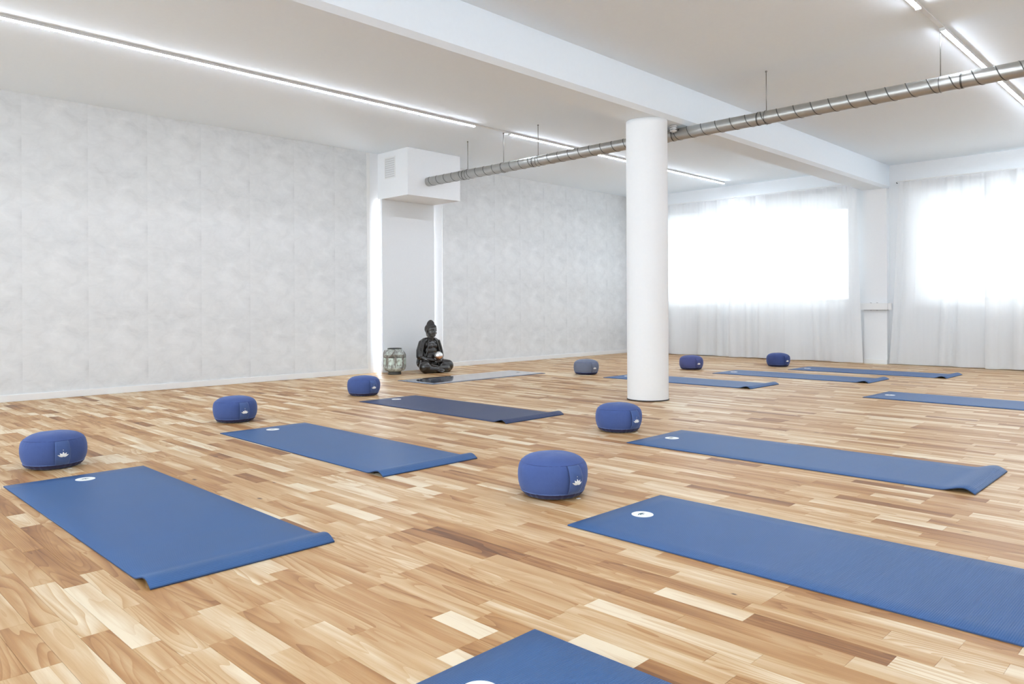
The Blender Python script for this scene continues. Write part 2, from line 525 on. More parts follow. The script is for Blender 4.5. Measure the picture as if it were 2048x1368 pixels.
# ------------------------------------------------------------------ room shell
XL, XR = -7.674, 4.2
YN, YF = -3.4, 10.90
ZC = 2.70
T = 0.25
floor = box('floor', (XL - T, XR + T, YN - T, YF + T + .1, -0.15, -0.012), M['wood_base'])
struct(floor, 'warm parquet floor of short beech strips in light and brown tones', 'floor')
ceiling = box('ceiling', (XL - T, XR + T, YN - T, YF + T + .1, ZC, ZC + 0.2), M['ceiling'])
struct(ceiling, 'white painted ceiling crossed by a square beam', 'ceiling')
wall_left = box('wall_left', (XL - T, XL, YN - T, YF + T + .1, -0.012, ZC), M['paint'])
struct(wall_left, 'long left wall papered in pale grey concrete look', 'wall')
bm = bmesh.new()
wpx = XL + 0.004
add_box(bm, XL, wpx, YN, 5.300, 0.0, ZC)
bm_obj('wallpaper', bm, M['wallpaper'], wall_left)
bm = bmesh.new()
add_box(bm, XL, wpx, 6.505, YF, 0.0, ZC)
bm_obj('wallpaper', bm, M['wallpaper'], wall_left)
box('corner_trim', (XL, XL + 0.010, 5.300, 5.345, 0.0, ZC), M['gloss_white'], wall_left, 0.002)
struct(box('wall_right', (XR, XR + T, YN - T, YF + T + .1, -0.012, ZC), M['paint']), 'white right wall', 'wall')

def wall_with_openings(name, y0, y1, x0, x1, z0, z1, opens, label):
    bm = bmesh.new()
    xs = x0
    for (a, b, c, d) in sorted(opens):
        add_box(bm, xs, a, y0, y1, z0, z1)
        add_box(bm, a, b, y0, y1, z0, c)
        add_box(bm, a, b, y0, y1, d, z1)
        xs = b
    add_box(bm, xs, x1, y0, y1, z0, z1)
    return struct(bm_obj(name, bm, M['paint']), label, 'wall')
WIN_F = [(-7.20, -4.02, 0.83, 2.26), (-3.12, 0.25, 0.83, 2.26), (0.85, 3.9, 0.83, 2.26)]
WIN_N_FILL = [(-7.5, -4.0, 0.10, 2.55), (-3.7, 0.1, 0.10, 2.55), (0.4, 3.9, 0.10, 2.55)]  # unseen windows behind the camera, added and enlarged to brighten the room
wall_far = wall_with_openings('wall_far', YF, YF + T + .1, XL, XR, -0.012, ZC, WIN_F, 'white window wall behind the sheer curtains')
wall_near = wall_with_openings('wall_near', YN - T, YN, XL, XR, -0.012, ZC, WIN_N_FILL, 'white wall behind the camera')
bm = bmesh.new(); add_box(bm, -3.775, -3.475, 10.80, YF, 0, 2.385)
bm_obj('pilaster', bm, M['paint'], wall_far)

def window(idx, x0, x1, z0, z1, yc, nm):
    w = struct(empty('window_%d' % idx), nm, 'window')
    bm = bmesh.new()
    fw, fd = 0.06, 0.035
    add_box(bm, x0, x1, yc - fd, yc + fd, z0, z0 + fw)
    add_box(bm, x0, x1, yc - fd, yc + fd, z1 - fw, z1)
    add_box(bm, x0, x0 + fw, yc - fd, yc + fd, z0 + fw, z1 - fw)
    add_box(bm, x1 - fw, x1, yc - fd, yc + fd, z0 + fw, z1 - fw)
    bm_obj('window_frame', bm, M['gloss_white'], w)
    n = 3
    wd = (x1 - x0 - 2 * fw) / n
    for k in range(1, n):
        xc = x0 + fw + wd * k
        box('mullion', (xc - .03, xc + .03, yc - fd, yc + fd, z0 + fw, z1 - fw), M['gloss_white'], w)
    for k in range(n):
        a = x0 + fw + wd * k + (.03 if k else 0)
        b = x0 + fw + wd * (k + 1) - (.03 if k < n - 1 else 0)
        box('window_pane', (a, b, yc - .004, yc + .004, z0 + fw, z1 - fw), M['glass'], w)
    return w
for i, (a, b, c, d) in enumerate(WIN_F):
    w = window(i + 1, a, b, c, d, YF + 0.26, ('wide left window glowing through sheer curtains', 'wide window glowing through the right hand sheer curtains', 'window beyond the right edge of the picture')[i])
    box('window_sill', (a, b, YF + 0.002, YF + 0.22, 0.831, 0.846), M['gloss_white'], w, 0.003)
for i, (a, b, c, d) in enumerate(WIN_N_FILL):
    window(i + 4, a, b, c, d, YN - 0.15, 'unseen window added behind the camera, sized to brighten the room')

# baseboards
struct(box('baseboard_left', (wpx, XL + 0.018, YN, 5.300, 0.0, 0.060), M['gloss_white'], bevel=0.003), 'low white baseboard along the left wall', 'baseboard')
struct(box('baseboard_left.001', (wpx, XL + 0.018, 6.52, YF - .02, 0.0, 0.060), M['gloss_white'], bevel=0.003), 'white baseboard right of the wall panel', 'baseboard')
struct(box('baseboard_far', (XL + .02, -3.78, YF - 0.014, YF, 0.0, 0.060), M['gloss_white'], bevel=0.003), 'white baseboard behind the left curtains', 'baseboard')
struct(box('baseboard_far.001', (-3.47, XR, YF - 0.014, YF, 0.0, 0.060), M['gloss_white'], bevel=0.003), 'white baseboard behind the right curtains', 'baseboard')
struct(box('baseboard_far.002', (-3.775, -3.475, 10.786, 10.80, 0.0, 0.060), M['gloss_white'], bevel=0.003), 'white baseboard at the foot of the window pilaster', 'baseboard')

# ceiling beam with chamfered lower edges
def beam():
    x0, x1, zb, c = -3.80, -3.47, 2.385, 0.030
    prof = [(x0, ZC), (x0, zb + c), (x0 + c * .6, zb), (x1 - c * 1.3, zb), (x1, zb + c), (x1, ZC)]
    vs = [(x, y, z) for y in (YN, YF) for x, z in prof]
    n = len(prof)
    fs = [(i, (i + 1) % n, n + (i + 1) % n, n + i) for i in range(n)] + [tuple(range(n))[::-1], tuple(range(n, 2 * n))]
    return mesh_from('ceiling_beam', vs, fs, M['ceiling'], ceiling)
beam()

# column
colm = empty('round_column', (-3.68, 5.42, 0))
tag(colm, 'thick round white column standing under the ceiling beam', 'column')
lathe('shaft', [(0, 0.0005), (0.1745, 0.0005), (0.1755, 0.004), (0.1755, 2.35), (0.1755, 2.3845), (0, 2.3845)], M['paint'], colm, 96)
lathe('foot_shadow_ring', [(0.1756, 0.001), (0.180, 0.001), (0.180, 0.007), (0.1756, 0.010)], M['dark'], colm, 96)  # dark ring stands in for the shadow line at the column foot

# ------------------------------------------------------------------ parquet
CAMD = (-sin(CAM_TH), cos(CAM_TH)); CAMR = (cos(CAM_TH), sin(CAM_TH))
def proj(x, y, z=0.0):
    d = CAMD[0] * x + CAMD[1] * y
    if d < 0.1:
        return None
    return 1024 + F_PX * (CAMR[0] * x + CAMR[1] * y) / d, 614.6 - F_PX * (z - CAM_H) / d

# yoga mats: back-left corner, angle, kind  (length axis local +x, width local +y)
MATS = [(-3.999, 0.804, -0.21), (-4.681, 2.109, -0.54), (-5.392, 3.642, -0.45), (-1.769, 2.088, -0.50),
        (-2.590, 3.593, 0.18), (-2.378, 6.758, -2.16), (-5.171, 6.736, -0.31), (-4.531, 8.015, -0.33),
        (-4.092, 9.088, -0.51), (-1.252, 0.756, 0.3)]
MW, ML = 0.60, 1.775
def covered(x, y):
    for mx, my, a in MATS:
        a = radians(a); dx, dy = x - mx, y - my
        s, t = dx * cos(a) + dy * sin(a), -dx * sin(a) + dy * cos(a)
        if 0 < s < ML and 0 < t < MW:
            return True
    return False

SW = 0.0665
strips = []
rng = random.Random(11)
X0, X1, Y0, Y1 = XL, 3.2, -0.9, YF
row0 = 0
yy = Y0
bi = 0
while yy < Y1 - 1e-6:
    # one board = three strip rows, boards 2.2 m long staggered
    bx = X0 - rng.uniform(0, 2.2)
    while bx < X1:
        for k in range(3):
            ys, ye = yy + k * SW, min(yy + (k + 1) * SW, Y1)
            if ys >= Y1: continue
            x = bx
            end = bx + 2.2
            while x < end - 1e-6:
                ln = rng.choice((rng.uniform(.16, .32), rng.uniform(.28, .50), rng.uniform(.40, .72)))
                if end - (x + ln) < .15:
                    ln = end - x
                a, b = max(x, X0), min(x + ln, X1)
                x += ln
                if b - a > 0.01:
                    u = rng.random()
                    if u < .10: tone = rng.uniform(.88, 1.02)
                    elif u < .60: tone = rng.uniform(.64, .86)
                    elif u < .92: tone = rng.uniform(.48, .66)
                    else: tone = rng.uniform(.28, .46)
                    strips.append((a, b, ys, ye, min(1, tone), rng.random(), rng.random(), rng.uniform(-.00012, .00012)))
        bx += 2.2
    yy += 3 * SW

GAP, BEV, ZT = 0.00022, 0.00035, 0.0
def strip_geo(s):
    a, b, c, d, *_ = s
    a += GAP; b -= GAP; c += GAP; d -= GAP
    zt = ZT + s[7] - 0.0002
    e = BEV
    v = [(a, c, -0.012), (b, c, -0.012), (b, d, -0.012), (a, d, -0.012),
         (a, c, zt - e), (b, c, zt - e), (b, d, zt - e), (a, d, zt - e),
         (a + e, c + e, zt), (b - e, c + e, zt), (b - e, d - e, zt), (a + e, d - e, zt)]
    f = [(0, 1, 5, 4), (1, 2, 6, 5), (2, 3, 7, 6), (3, 0, 4, 7), (4, 5, 9, 8), (5, 6, 10, 9), (6, 7, 11, 10), (7, 4, 8, 11), (8, 9, 10, 11)]
    return v, f

def screen_area(s):
    a, b, c, d = s[:4]
    ps = [proj(x, y) for x, y in ((a, c), (b, c), (b, d), (a, d))]
    if None in ps: return 0
    cx = sum(p[0] for p in ps) / 4; cy = sum(p[1] for p in ps) / 4
    if not (-30 < cx < 2078 and -30 < cy < 1400): return 0
    if covered((a + b) / 2, (c + d) / 2) and covered(a + .02, (c + d) / 2) and covered(b - .02, (c + d) / 2): return 0
    ar = 0
    for i in range(4):
        p, q = ps[i], ps[(i + 1) % 4]
        ar += p[0] * q[1] - p[1] * q[0]
    return abs(ar) / 2
order = sorted(range(len(strips)), key=lambda i: -screen_area(strips[i]))
single = set(order[:300])

def strips_mesh(name, lst, origin=(0, 0, 0)):
    V, Fc, Cc = [], [], []
    for s in lst:
        v, f = strip_geo(s)
        o = len(V)
        V += [(p[0] - origin[0], p[1] - origin[1], p[2]) for p in v]
        Fc += [tuple(i + o for i in q) for q in f]
        Cc += [(s[4], s[5], s[6], 1.0)] * len(v)
    me = bpy.data.meshes.new(name)
    me.from_pydata(V, [], Fc)
    at = me.attributes.new('strip_tone', 'FLOAT_COLOR', 'POINT')
    at.data.foreach_set('color', [c for q in Cc for c in q])
    me.materials.append(M['wood'])
    me.update()
    return me
for i in order[:300]:
    s = strips[i]
    og = ((s[0] + s[1]) / 2, (s[2] + s[3]) / 2)
    o = bpy.data.objects.new('parquet_strip', strips_mesh('parquet_strip', [s], og))
    o.location = (og[0], og[1], 0)
    link(o, floor)
rest = bpy.data.objects.new('parquet_field', strips_mesh('parquet_field', [s for i, s in enumerate(strips) if i not in single]))
link(rest, floor)
rest['kind'] = 'stuff'
# parquet outside the camera's reach, continued as plain boards
bm = bmesh.new()
add_box(bm, X1 + .001, XR, YN, YF, -0.012, -0.0002)
add_box(bm, XL, X1, YN, Y0 - .001, -0.012, -0.0002)
o = bm_obj('parquet_boards', bm, M['wood_base'], floor)
o['kind'] = 'stuff'

# ------------------------------------------------------------------ bulkhead, wall panel, glow strips
BX0, BX1, BY0, BY1, BZ = XL, -7.073, 5.469, 6.297, 2.137
bulk = empty('duct_bulkhead', (XL + .3, 5.88, BZ))
tag(bulk, 'white boxed bulkhead under the ceiling where the duct ends', 'bulkhead')
box('casing', (-.3, -.3 + (BX1 - BX0), BY0 - 5.88, BY1 - 5.88, 0, ZC - BZ), M['paint'], bulk, 0.004)
gr = empty('vent_grille'); gr.parent = bulk
gr.location = (-7.42 - (XL + .3), BY0 - 5.88, 2.50 - BZ)
bulk_gr = []
bm = bmesh.new()
for (a, b, c, d) in ((-.105, .105, -.13, -.12), (-.105, .105, .12, .13), (-.105, -.095, -.12, .12), (.095, .105, -.12, .12)):
    add_box(bm, a, b, -.006, -.0002, c, d)
bm_obj('grille_frame', bm, M['gloss_white'], gr)
slat_me = None
for k in range(9):
    z = -.107 + k * .0265
    if slat_me is None:
        sl = box('grille_slat', (-.095, .095, -.005, -.0002, -.008, .008), M['grille'], gr)
        slat_me = sl.data
    else:
        sl = link(bpy.data.objects.new('grille_slat', slat_me), gr)
    sl.location = (0, 0, z)

pan = empty('wall_panel', (-7.63, 5.88, 0))
tag(pan, 'tall plain pale grey wall panel lit from behind, below the bulkhead', 'panel')
box('board', (-.002, .040, BY0 - 5.88, BY1 - 5.88, 0.001, BZ - .001), M['panel'], pan, 0.002)
box('spacer', (-.043, -.003, -.22, .22, 0.05, BZ - .05), M['panel'], pan)
for s in (-1, 1):
    o = box('led_strip', (-.042, -.034, s * .372 - .006, s * .372 + .006, 0.03, BZ - .03), M['glow'], pan)
    o['label'] = 'glowing white strip hidden behind the panel edge'

# ------------------------------------------------------------------ spiral duct and its hangers
DX0, DX1, DY, DZ, DR = -7.072, 2.6, 5.78, 2.322, 0.0535
duct = empty('spiral_duct', (DX0, DY, DZ))
tag(duct, 'long galvanised spiral duct hanging below the ceiling and beam', 'duct')
LEN = DX1 - DX0
def duct_tube(name, a, b, r, mat, seg=40):
    bm = bmesh.new()
    add_tube(bm, [(a, 0, 0), (b, 0, 0)], r, seg, False)
    return bm_obj(name, bm, mat, duct, True)
cuts = [0.0, 0.66, 1.75, 3.44, 4.24, 5.70, 7.3, LEN]
for k in range(len(cuts) - 1):
    duct_tube('duct_section', cuts[k] + .001, cuts[k + 1] - .001, DR, M['duct'])
for c in cuts[1:-1]:
    duct_tube('coupling_ring', c - .006, c + .006, DR + .0022, M['duct_seam'])
# spiral seam: a raised bead winding round the pipe
bm = bmesh.new()
pitch, spt = 0.136, 36
n = int(LEN / pitch * spt)
prev = None
for i in range(n + 1):
    a = 2 * pi * i / spt
    xc = LEN * i / n
    ring = []
    for dx, dr in ((-.0042, -.0005), (-.0026, .0022), (.0026, .0022), (.0042, -.0005)):
        ring.append(bm.verts.new((xc + dx, (DR + dr) * cos(a), (DR + dr) * sin(a))))
    if prev:
        for k in range(3):
            bm.faces.new((prev[k], prev[k + 1], ring[k + 1], ring[k]))
    prev = ring
bm_obj('spiral_seam', bm, M['duct_seam'], duct, True)
hx = {0: -6.36, 1: -5.78, 2: -5.27, 3: -2.77, 4: -1.505}
hl = ['thin hanger rod of the duct nearest the bulkhead', 'second thin hanger rod from the bulkhead',
      'thin hanger rod of the duct just left of the column', 'thin hanger rod of the duct right of the column',
      'thin hanger rod under the right hand light tube']
for k, x in hx.items():
    h = empty('duct_hanger', (x, DY, DZ + DR + .006))
    tag(h, hl[k], 'hanger', 'duct hanger rods')
    tube('rod', [(0, 0, 0.0), (0, 0, ZC - DZ - DR - .006)], 0.0033, M['rod'], h, 8)
    bm = bmesh.new()
    add_tube(bm, [(x - DX0, (DR + .0030) * cos(t), (DR + .0030) * sin(t)) for t in [2 * pi * q / 36 for q in range(37)]], .0018, 6, False)
    bm_obj('clamp_band', bm, M['duct_seam'], duct, True)
    tube('ceiling_nut', [(0, 0, ZC - DZ - DR - .017), (0, 0, ZC - DZ - DR - .0065)], 0.008, M['rod'], h, 6)
# branch fitting against the beam, next to the column
fit = empty('duct_bracket', (-3.585, 5.690, 2.328))
tag(fit, 'small white ringed fitting between beam and duct right of the column', 'bracket')
for k in range(3):
    lathe('ring', [(0, 0), (.027, 0), (.031, .004), (.031, .009), (.027, .013), (0, .013)], M['off_white'], fit, 32).location = (0, 0, .002 + k * .019)
lathe('stem', [(0, -.004), (.016, -.004), (.016, .0565), (0, .0565)], M['off_white'], fit, 20)
o = lathe('bolt_hole', [(0, 0), (.007, 0), (.007, .002), (0, .002)], M['hole'], duct, 16)
o.rotation_euler = (radians(60), 0, 0)
o.location = (-3.56 - DX0, -DR * sin(radians(60)) , DR * cos(radians(60)))

# ------------------------------------------------------------------ linear lights
def light_tube(x, y0, y1, label):
    e = empty('linear_ceiling_light', (x, (y0 + y1) / 2, ZC))
    tag(e, label, 'light', 'linear ceiling lights')
    h = (y1 - y0) / 2
    box('housing', (-.018, .018, -h, h, -.022, -.0005), M['off_white'], e, 0.001)
    bm = bmesh.new()
    prof = [(.0145 * cos(t), -.0225 - .0075 * sin(t)) for t in [pi * q / 8 for q in range(9)]]
    vs = [(px, yy, pz) for yy in (-h + .004, h - .004) for px, pz in prof]
    bv = [bm.verts.new(v) for v in vs]
    n = len(prof)
    for i in range(n - 1):
        bm.faces.new((bv[i], bv[i + 1], bv[n + i + 1], bv[n + i]))
    bm.faces.new([bv[i] for i in range(n)][::-1])
    bm.faces.new([bv[n + i] for i in range(n)])
    bm.faces.new((bv[0], bv[n], bv[2 * n - 1], bv[n - 1]))
    bm_obj('diffuser', bm, M['tube'], e, False)
    for s in (-1, 1):
        box('end_cap', (-.0175, .0175, s * h - .003, s * h + .003, -.031, -.001), M['off_white'], e)
def profile_rail(x, y0, y1, label):
    e = empty('light_rail', (x, (y0 + y1) / 2, ZC))
    tag(e, label, 'rail', 'unlit rails between the light tubes')
    h = (y1 - y0) / 2
    box('rail_profile', (-.014, .014, -h, h, -.010, -.0005), M['off_white'], e, 0.001)
light_tube(-5.715, 0.25, 5.29, 'longest lit tube, crossing the upper left ceiling')
profile_rail(-5.715, 5.296, 5.804, 'short unlit rail between the two lit tubes left of the column')
light_tube(-5.715, 5.81, 10.48, 'lit tube that runs behind the round column to the window side')
light_tube(2.70, 5.72, 10.4, 'added unseen fill tube beyond the right edge near the windows')  # this row and the next two: unseen tubes added to brighten the room
light_tube(2.70, 0.20, 5.20, 'added unseen fill tube beyond the right edge of the picture')
light_tube(2.70, -3.2, -0.30, 'added unseen fill tube behind the camera on the far right')
light_tube(-5.715, -3.2, -0.25, 'lit tube behind the camera on the left')
light_tube(-1.478, 0.20, 5.20, 'lit tube cut off by the top edge, its end showing at upper right')
profile_rail(-1.478, 5.206, 5.714, 'short unlit rail in the upper right corner, above the duct hanger')
light_tube(-1.478, 5.72, 10.4, 'lit tube at upper right that passes over the duct')
light_tube(-1.478, -3.2, -0.30, 'lit tube behind the camera on the right')

# ------------------------------------------------------------------ curtains
def curtain(xa0, xb0, xa1, xb1, ztop, seed, label, y=10.75, nf=9, sag=0.0, zb=0.012):
    """sheet from top (xa0..xb0) to bottom (xa1..xb1)"""
    r = random.Random(seed)
    ph = [r.uniform(0, 6.28) for _ in range(6)]
    nx, nz = 220, 26
    e = empty('sheer_curtain', ((xa1 + xb1) / 2, y, 0))
    tag(e, label, 'curtain', 'sheer white curtains')
    ox = (xa1 + xb1) / 2
    def pt(u, w, dz=0, dy=0):
        # w 0 bottom .. 1 top
        xa = xa1 + (xa0 - xa1) * w ** 0.8
        xb = xb1 + (xb0 - xb1) * w ** 0.8
        uu = u + 0.010 * sin(2 * pi * u * nf * .7 + ph[0]) * (1 - w)
        x = xa + (xb - xa) * uu
        big = sin(2 * pi * (u * nf + .25 * sin(2 * pi * u * 1.7 + ph[1])) + ph[2] + .5 * (1 - w) * sin(ph[3] + 5 * u))
        big = math.copysign(abs(big) ** 0.75, big)
        fine = sin(2 * pi * u * nf * 2.6 + ph[4]) * w ** 2 * .35 + sin(2 * pi * u * nf * 6.3 + ph[5]) * w ** 8 * .4
        amp = 0.033 - 0.014 * w
        yv = amp * big + 0.009 * fine
        z = zb + (ztop - zb) * w
        if w < .02:
            z += 0.004 * sin(2 * pi * u * 2.3 + ph[1])
        return (x - ox, yv + dy, z + dz)
    V, Fc = [], []
    for j in range(nz + 1):
        w = j / nz
        for i in range(nx + 1):
            V.append(pt(i / nx, w))
    for j in range(nz):
        for i in range(nx):
            a = j * (nx + 1) + i
            Fc.append((a, a + 1, a + nx + 2, a + nx + 1))
    mesh_from('cloth', V, Fc, M['curtain'], e, True)
    # gathered heading tape and doubled hem, a second layer of the cloth
    for nm, w0, w1 in (('heading_tape', 0.972, 0.998), ('hem', 0.002, 0.030)):
        V, Fc = [], []
        for w in (w0, w1):
            for i in range(nx + 1):
                V.append(pt(i / nx, w, 0, 0.003))
        for i in range(nx):
            Fc.append((i, i + 1, nx + 2 + i, nx + 1 + i))
        mesh_from(nm, V, Fc, M['curtain'], e, True)
    return e
curtain(-7.62, -5.70, -7.60, -5.71, 2.475, 3, 'sheer curtain in the far corner, partly hidden by the column', y=10.777, nf=5)
curtain(-5.74, -3.83, -5.745, -3.725, 2.465, 5, 'wide sheer curtain just left of the window pilaster', y=10.700, nf=6)
curtain(-3.31, -2.27, -3.455, -2.30, 2.435, 8, 'sheer curtain hanging right of the window pilaster, slanting edge', y=10.770, nf=3)
curtain(-2.31, -0.60, -2.31, -0.62, 2.430, 12, 'sheer curtain at the right edge of the picture', y=10.700, nf=5)
curtain(-0.64, 1.10, -0.64, 1.10, 2.430, 15, 'sheer curtain beyond the right edge of the picture', y=10.770, nf=7)
for a, b, z, lb in ((-7.65, -3.82, 2.478, 'thin white curtain rail left of the beam'), (-3.33, 1.2, 2.438, 'thin white curtain rail right of the beam')):
    e = empty('curtain_rail', ((a + b) / 2, 10.745, z))
    tag(e, lb, 'rail', 'curtain rails')
    h = (b - a) / 2
    box('track', (-h, h, -.010, .010, .001, .014), M['gloss_white'], e, .002)
    for k in range(5):
        q = -h + .1 + (2 * h - .2) * k / 4
        box('bracket', (q - .012, q + .012, .009, YF - 10.745, .002, .022), M['gloss_white'], e)
scr = empty('wall_hook', (-3.368, YF, 2.446))
tag(scr, 'tiny dark screw hook in the wall right of the beam end', 'hook')
tube('screw', [(0, -.001, 0), (0, -.03, 0), (0, -.036, .008)], .005, M['dark'], scr, 8)

# radiators below the windows
def radiator(x0, x1, z0, z1, label):
    e = empty('radiator', ((x0 + x1) / 2, 10.850, 0))
    tag(e, label, 'radiator', 'radiators below the windows')
    h = (x1 - x0) / 2
    n = int((x1 - x0) / .055)
    p = 2 * h / n
    bm = bmesh.new()
    V = []
    for i in range(n):
        xa = -h + i * p
        V += [(xa, -.018), (xa + p * .18, -.026), (xa + p * .82, -.026), (xa + p, -.018)]
    vs = [(x, y, z) for z in (z0, z1) for x, y in V]
    m = len(V)
    fs = [(i, i + 1, m + i + 1, m + i) for i in range(m - 1)]
    mesh_from('front_panel', vs, fs, M['off_white'], e)
    box('back_panel', (-h, h, -.016, .018, z0 + .01, z1 - .01), M['off_white'], e)
    box('top_grille', (-h, h, -.027, .020, z1 - .006, z1 + .003), M['grille'], e)
    for s in (-1, 1):
        box('side_cover', (s * h - .004, s * h + .004, -.027, .020, z0, z1), M['off_white'], e)
        tube('pipe', [(s * (h - .08), 0, z0 + .01), (s * (h - .08), 0, 0.0)], .008, M['off_white'], e, 10)
        box('wall_bracket', (s * (h - .2) - .015, s * (h - .2) + .015, .017, .045, z0 + .05, z1 - .05), M['off_white'], e)
radiator(-6.39, -5.14, .20, .645, 'white radiator showing through the curtains behind the cushions')
radiator(-2.23, -1.0, .142, .665, 'white radiator showing through the curtain at the right edge')

# cable trunking on the pilaster
tk = empty('cable_trunking', (-3.625, 10.80, .782))
tag(tk, 'short white cable trunking box on the pilaster between the curtains', 'trunking')
box('cover', (-.215, .170, -.045, -.0005, -.046, .046), M['gloss_white'], tk, .003)
box('end_piece', (.172, .215, -.042, -.0005, -.046, .046), M['gloss_white'], tk, .003)
box('under_lip', (-.14, .168, -.040, -.002, -.052, -.047), M['rod'], tk)
for x in (-.05, .03):
    for z in (.047, -.055):
        box('screw_tab', (x - .008, x + .008, -.03, -.018, z, z + .005), M['rod'], tk)

# ------------------------------------------------------------------ lotus emblem (flat print)
def lotus_polys(w, thin=1.0):
    """petals as polygons (x right, y up), unit width about w; returns list of outlines"""
    out = []
    for a, ln, wd in ((-68, .56, .22), (68, .56, .22), (-37, .53, .26), (37, .53, .26), (0, .53, .27)):
        wd *= thin
        pts = []
        for k in range(13):
            t = k / 12
            hw = wd * .5 * sin(pi * t ** .75) * (1 - .15 * t)
            pts.append((hw, t * ln))
        for k in range(11, 0, -1):
            t = k / 12
            hw = wd * .5 * sin(pi * t ** .75) * (1 - .15 * t)
            pts.append((-hw, t * ln))
        r = radians(-a)
        out.append([((x * cos(r) - y * sin(r)) * w, (x * sin(r) + y * cos(r)) * w) for x, y in pts])
    c = [(.035 * cos(2 * pi * k / 12) * w, (.72 + .035 * sin(2 * pi * k / 12)) * w) for k in range(12)]
    out.append(c)
    return out

def flat_emblem(name, w, mapf, mat, parent, thin=1.0):
    V, Fc = [], []
    for li, poly in enumerate(lotus_polys(w, thin)):
        cx = sum(p[0] for p in poly) / len(poly); cy = sum(p[1] for p in poly) / len(poly)
        o = len(V)
        lift = .00008 * li
        V.append(mapf(cx, cy, lift))
        V += [mapf(x, y, lift) for x, y in poly]
        n = len(poly)
        Fc += [(o, o + 1 + k, o + 1 + (k + 1) % n) for k in range(n)]
    return mesh_from(name, V, Fc, mat, parent)

# ------------------------------------------------------------------ yoga mats
def make_mat(loc, ang, label, mat, curl=True, disc=True, length=ML, lip=0.020, group='rolled out yoga mats'):
    e = empty('yoga_mat', (loc[0], loc[1], 0.0), radians(ang))
    tag(e, label, 'yoga mat', group)
    th = 0.0048
    N1 = 40
    ss = [0.0]
    while ss[-1] < length - .22:
        ss.append(ss[-1] + .08)
    k0 = ss[-1]
    for k in range(1, 27):
        ss.append(k0 + (length - k0) * k / 26)
    def hz(s):
        if not curl: return 0.0
        q = (s - (length - .15)) / .15
        if q <= 0: return 0.0
        up = q / .70
        if up < 1:
            return lip * (.5 - .5 * cos(pi * up)) ** 1.3
        dn = (q - .70) / .30
        return lip * cos(dn * pi / 2) ** 1.1 if dn < 1 else 0.0
    cols = 9
    V, Fc, fm = [], [], []
    c2 = .0014
    ys = [0, c2] + [MW * k / 8 for k in range(1, 8)] + [MW - c2, MW]
    m = len(ys)
    def slope(s):
        d = .002
        return (hz(min(s + d, length)) - hz(max(s - d, 0))) / (2 * d)
    for s in ss:
        g = slope(s); nn = sqrt(1 + g * g)
        zb = hz(s) + .0005
        for i, y in enumerate(ys):
            edge = .0012 if i in (0, m - 1) else 0
            V.append((s - g / nn * (th - edge), y, zb + (th - edge) / nn))
    nt = len(V)
    for s in ss:
        for y in (0, MW):
            V.append((s, y, hz(s) + .0005))
    for j in range(len(ss) - 1):
        for i in range(m - 1):
            a = j * m + i
            Fc.append((a, a + m, a + m + 1, a + 1)); fm.append(0)
        b = nt + 2 * j
        Fc.append((j * m, b, b + 2, (j + 1) * m)); fm.append(1)
        Fc.append((j * m + m - 1, (j + 1) * m + m - 1, b + 3, b + 1)); fm.append(1)
        Fc.append((b, b + 1, b + 3, b + 2)); fm.append(1)
    J = len(ss) - 1
    Fc.append(tuple(range(m)) + (nt + 1, nt)); fm.append(1)
    Fc.append(tuple(reversed(range(J * m, J * m + m))) + (nt + 2 * J, nt + 2 * J + 1)); fm.append(1)
    o = mesh_from('mat_sheet', V, Fc, [mat, M['mat_side']], e, False, fm)
    for p, q in zip(o.data.polygons, fm):
        p.use_smooth = (q == 0)
    zt = th + .0005
    if disc:
        d = lathe('logo_disc', [(0, 0), (.0415, 0), (.0415, .00035), (0, .00035)], M['white_print'], e, 48, smooth=False)
        d.location = (.118, .30, zt + .0001)
        d['label'] = 'round white printed logo'
        flat_emblem('lotus_mark', .046, lambda x, y, l: (y - .014, -x, .0005 + l), M['teal_print'], d, .55)
    return e

mat_labels = [
 'blue mat at the left edge, in front of the leftmost cushion',
 'blue mat second from the left edge, near the middle of the left half',
 'dark blue mat lying in front of the third cushion along the left wall',
 'largest blue mat, lower right, running out of the right edge',
 'long blue mat in the right half with its curled end fully in view',
 'blue mat on the right running out of the picture below the windows',
 'blue mat passing behind the round column, curled end to its right',
 'middle mat of the three far ones, in front of a small far cushion',
 'farthest blue mat, closest to the curtains']
for i, (mx, my, a) in enumerate(MATS[:9]):
    make_mat((mx, my), a, mat_labels[i], M['mat_navy'] if i == 2 else M['mat'])
make_mat(MATS[9][:2], MATS[9][2], 'blue mat cut off by the bottom edge, only its corner showing', M['mat'])
# teacher's mat beside the statue, long side along the wall
tm = make_mat((-6.030, 4.975), 90.0, 'glossy grey-blue mat in front of the statue, along the wall', M['mat_grey'], curl=False, disc=False, length=1.745)
flat_emblem('lotus_mark', .07, lambda x, y, l: (1.60 - y, .30 + x, .0056 + l), M['mat_side'], tm)

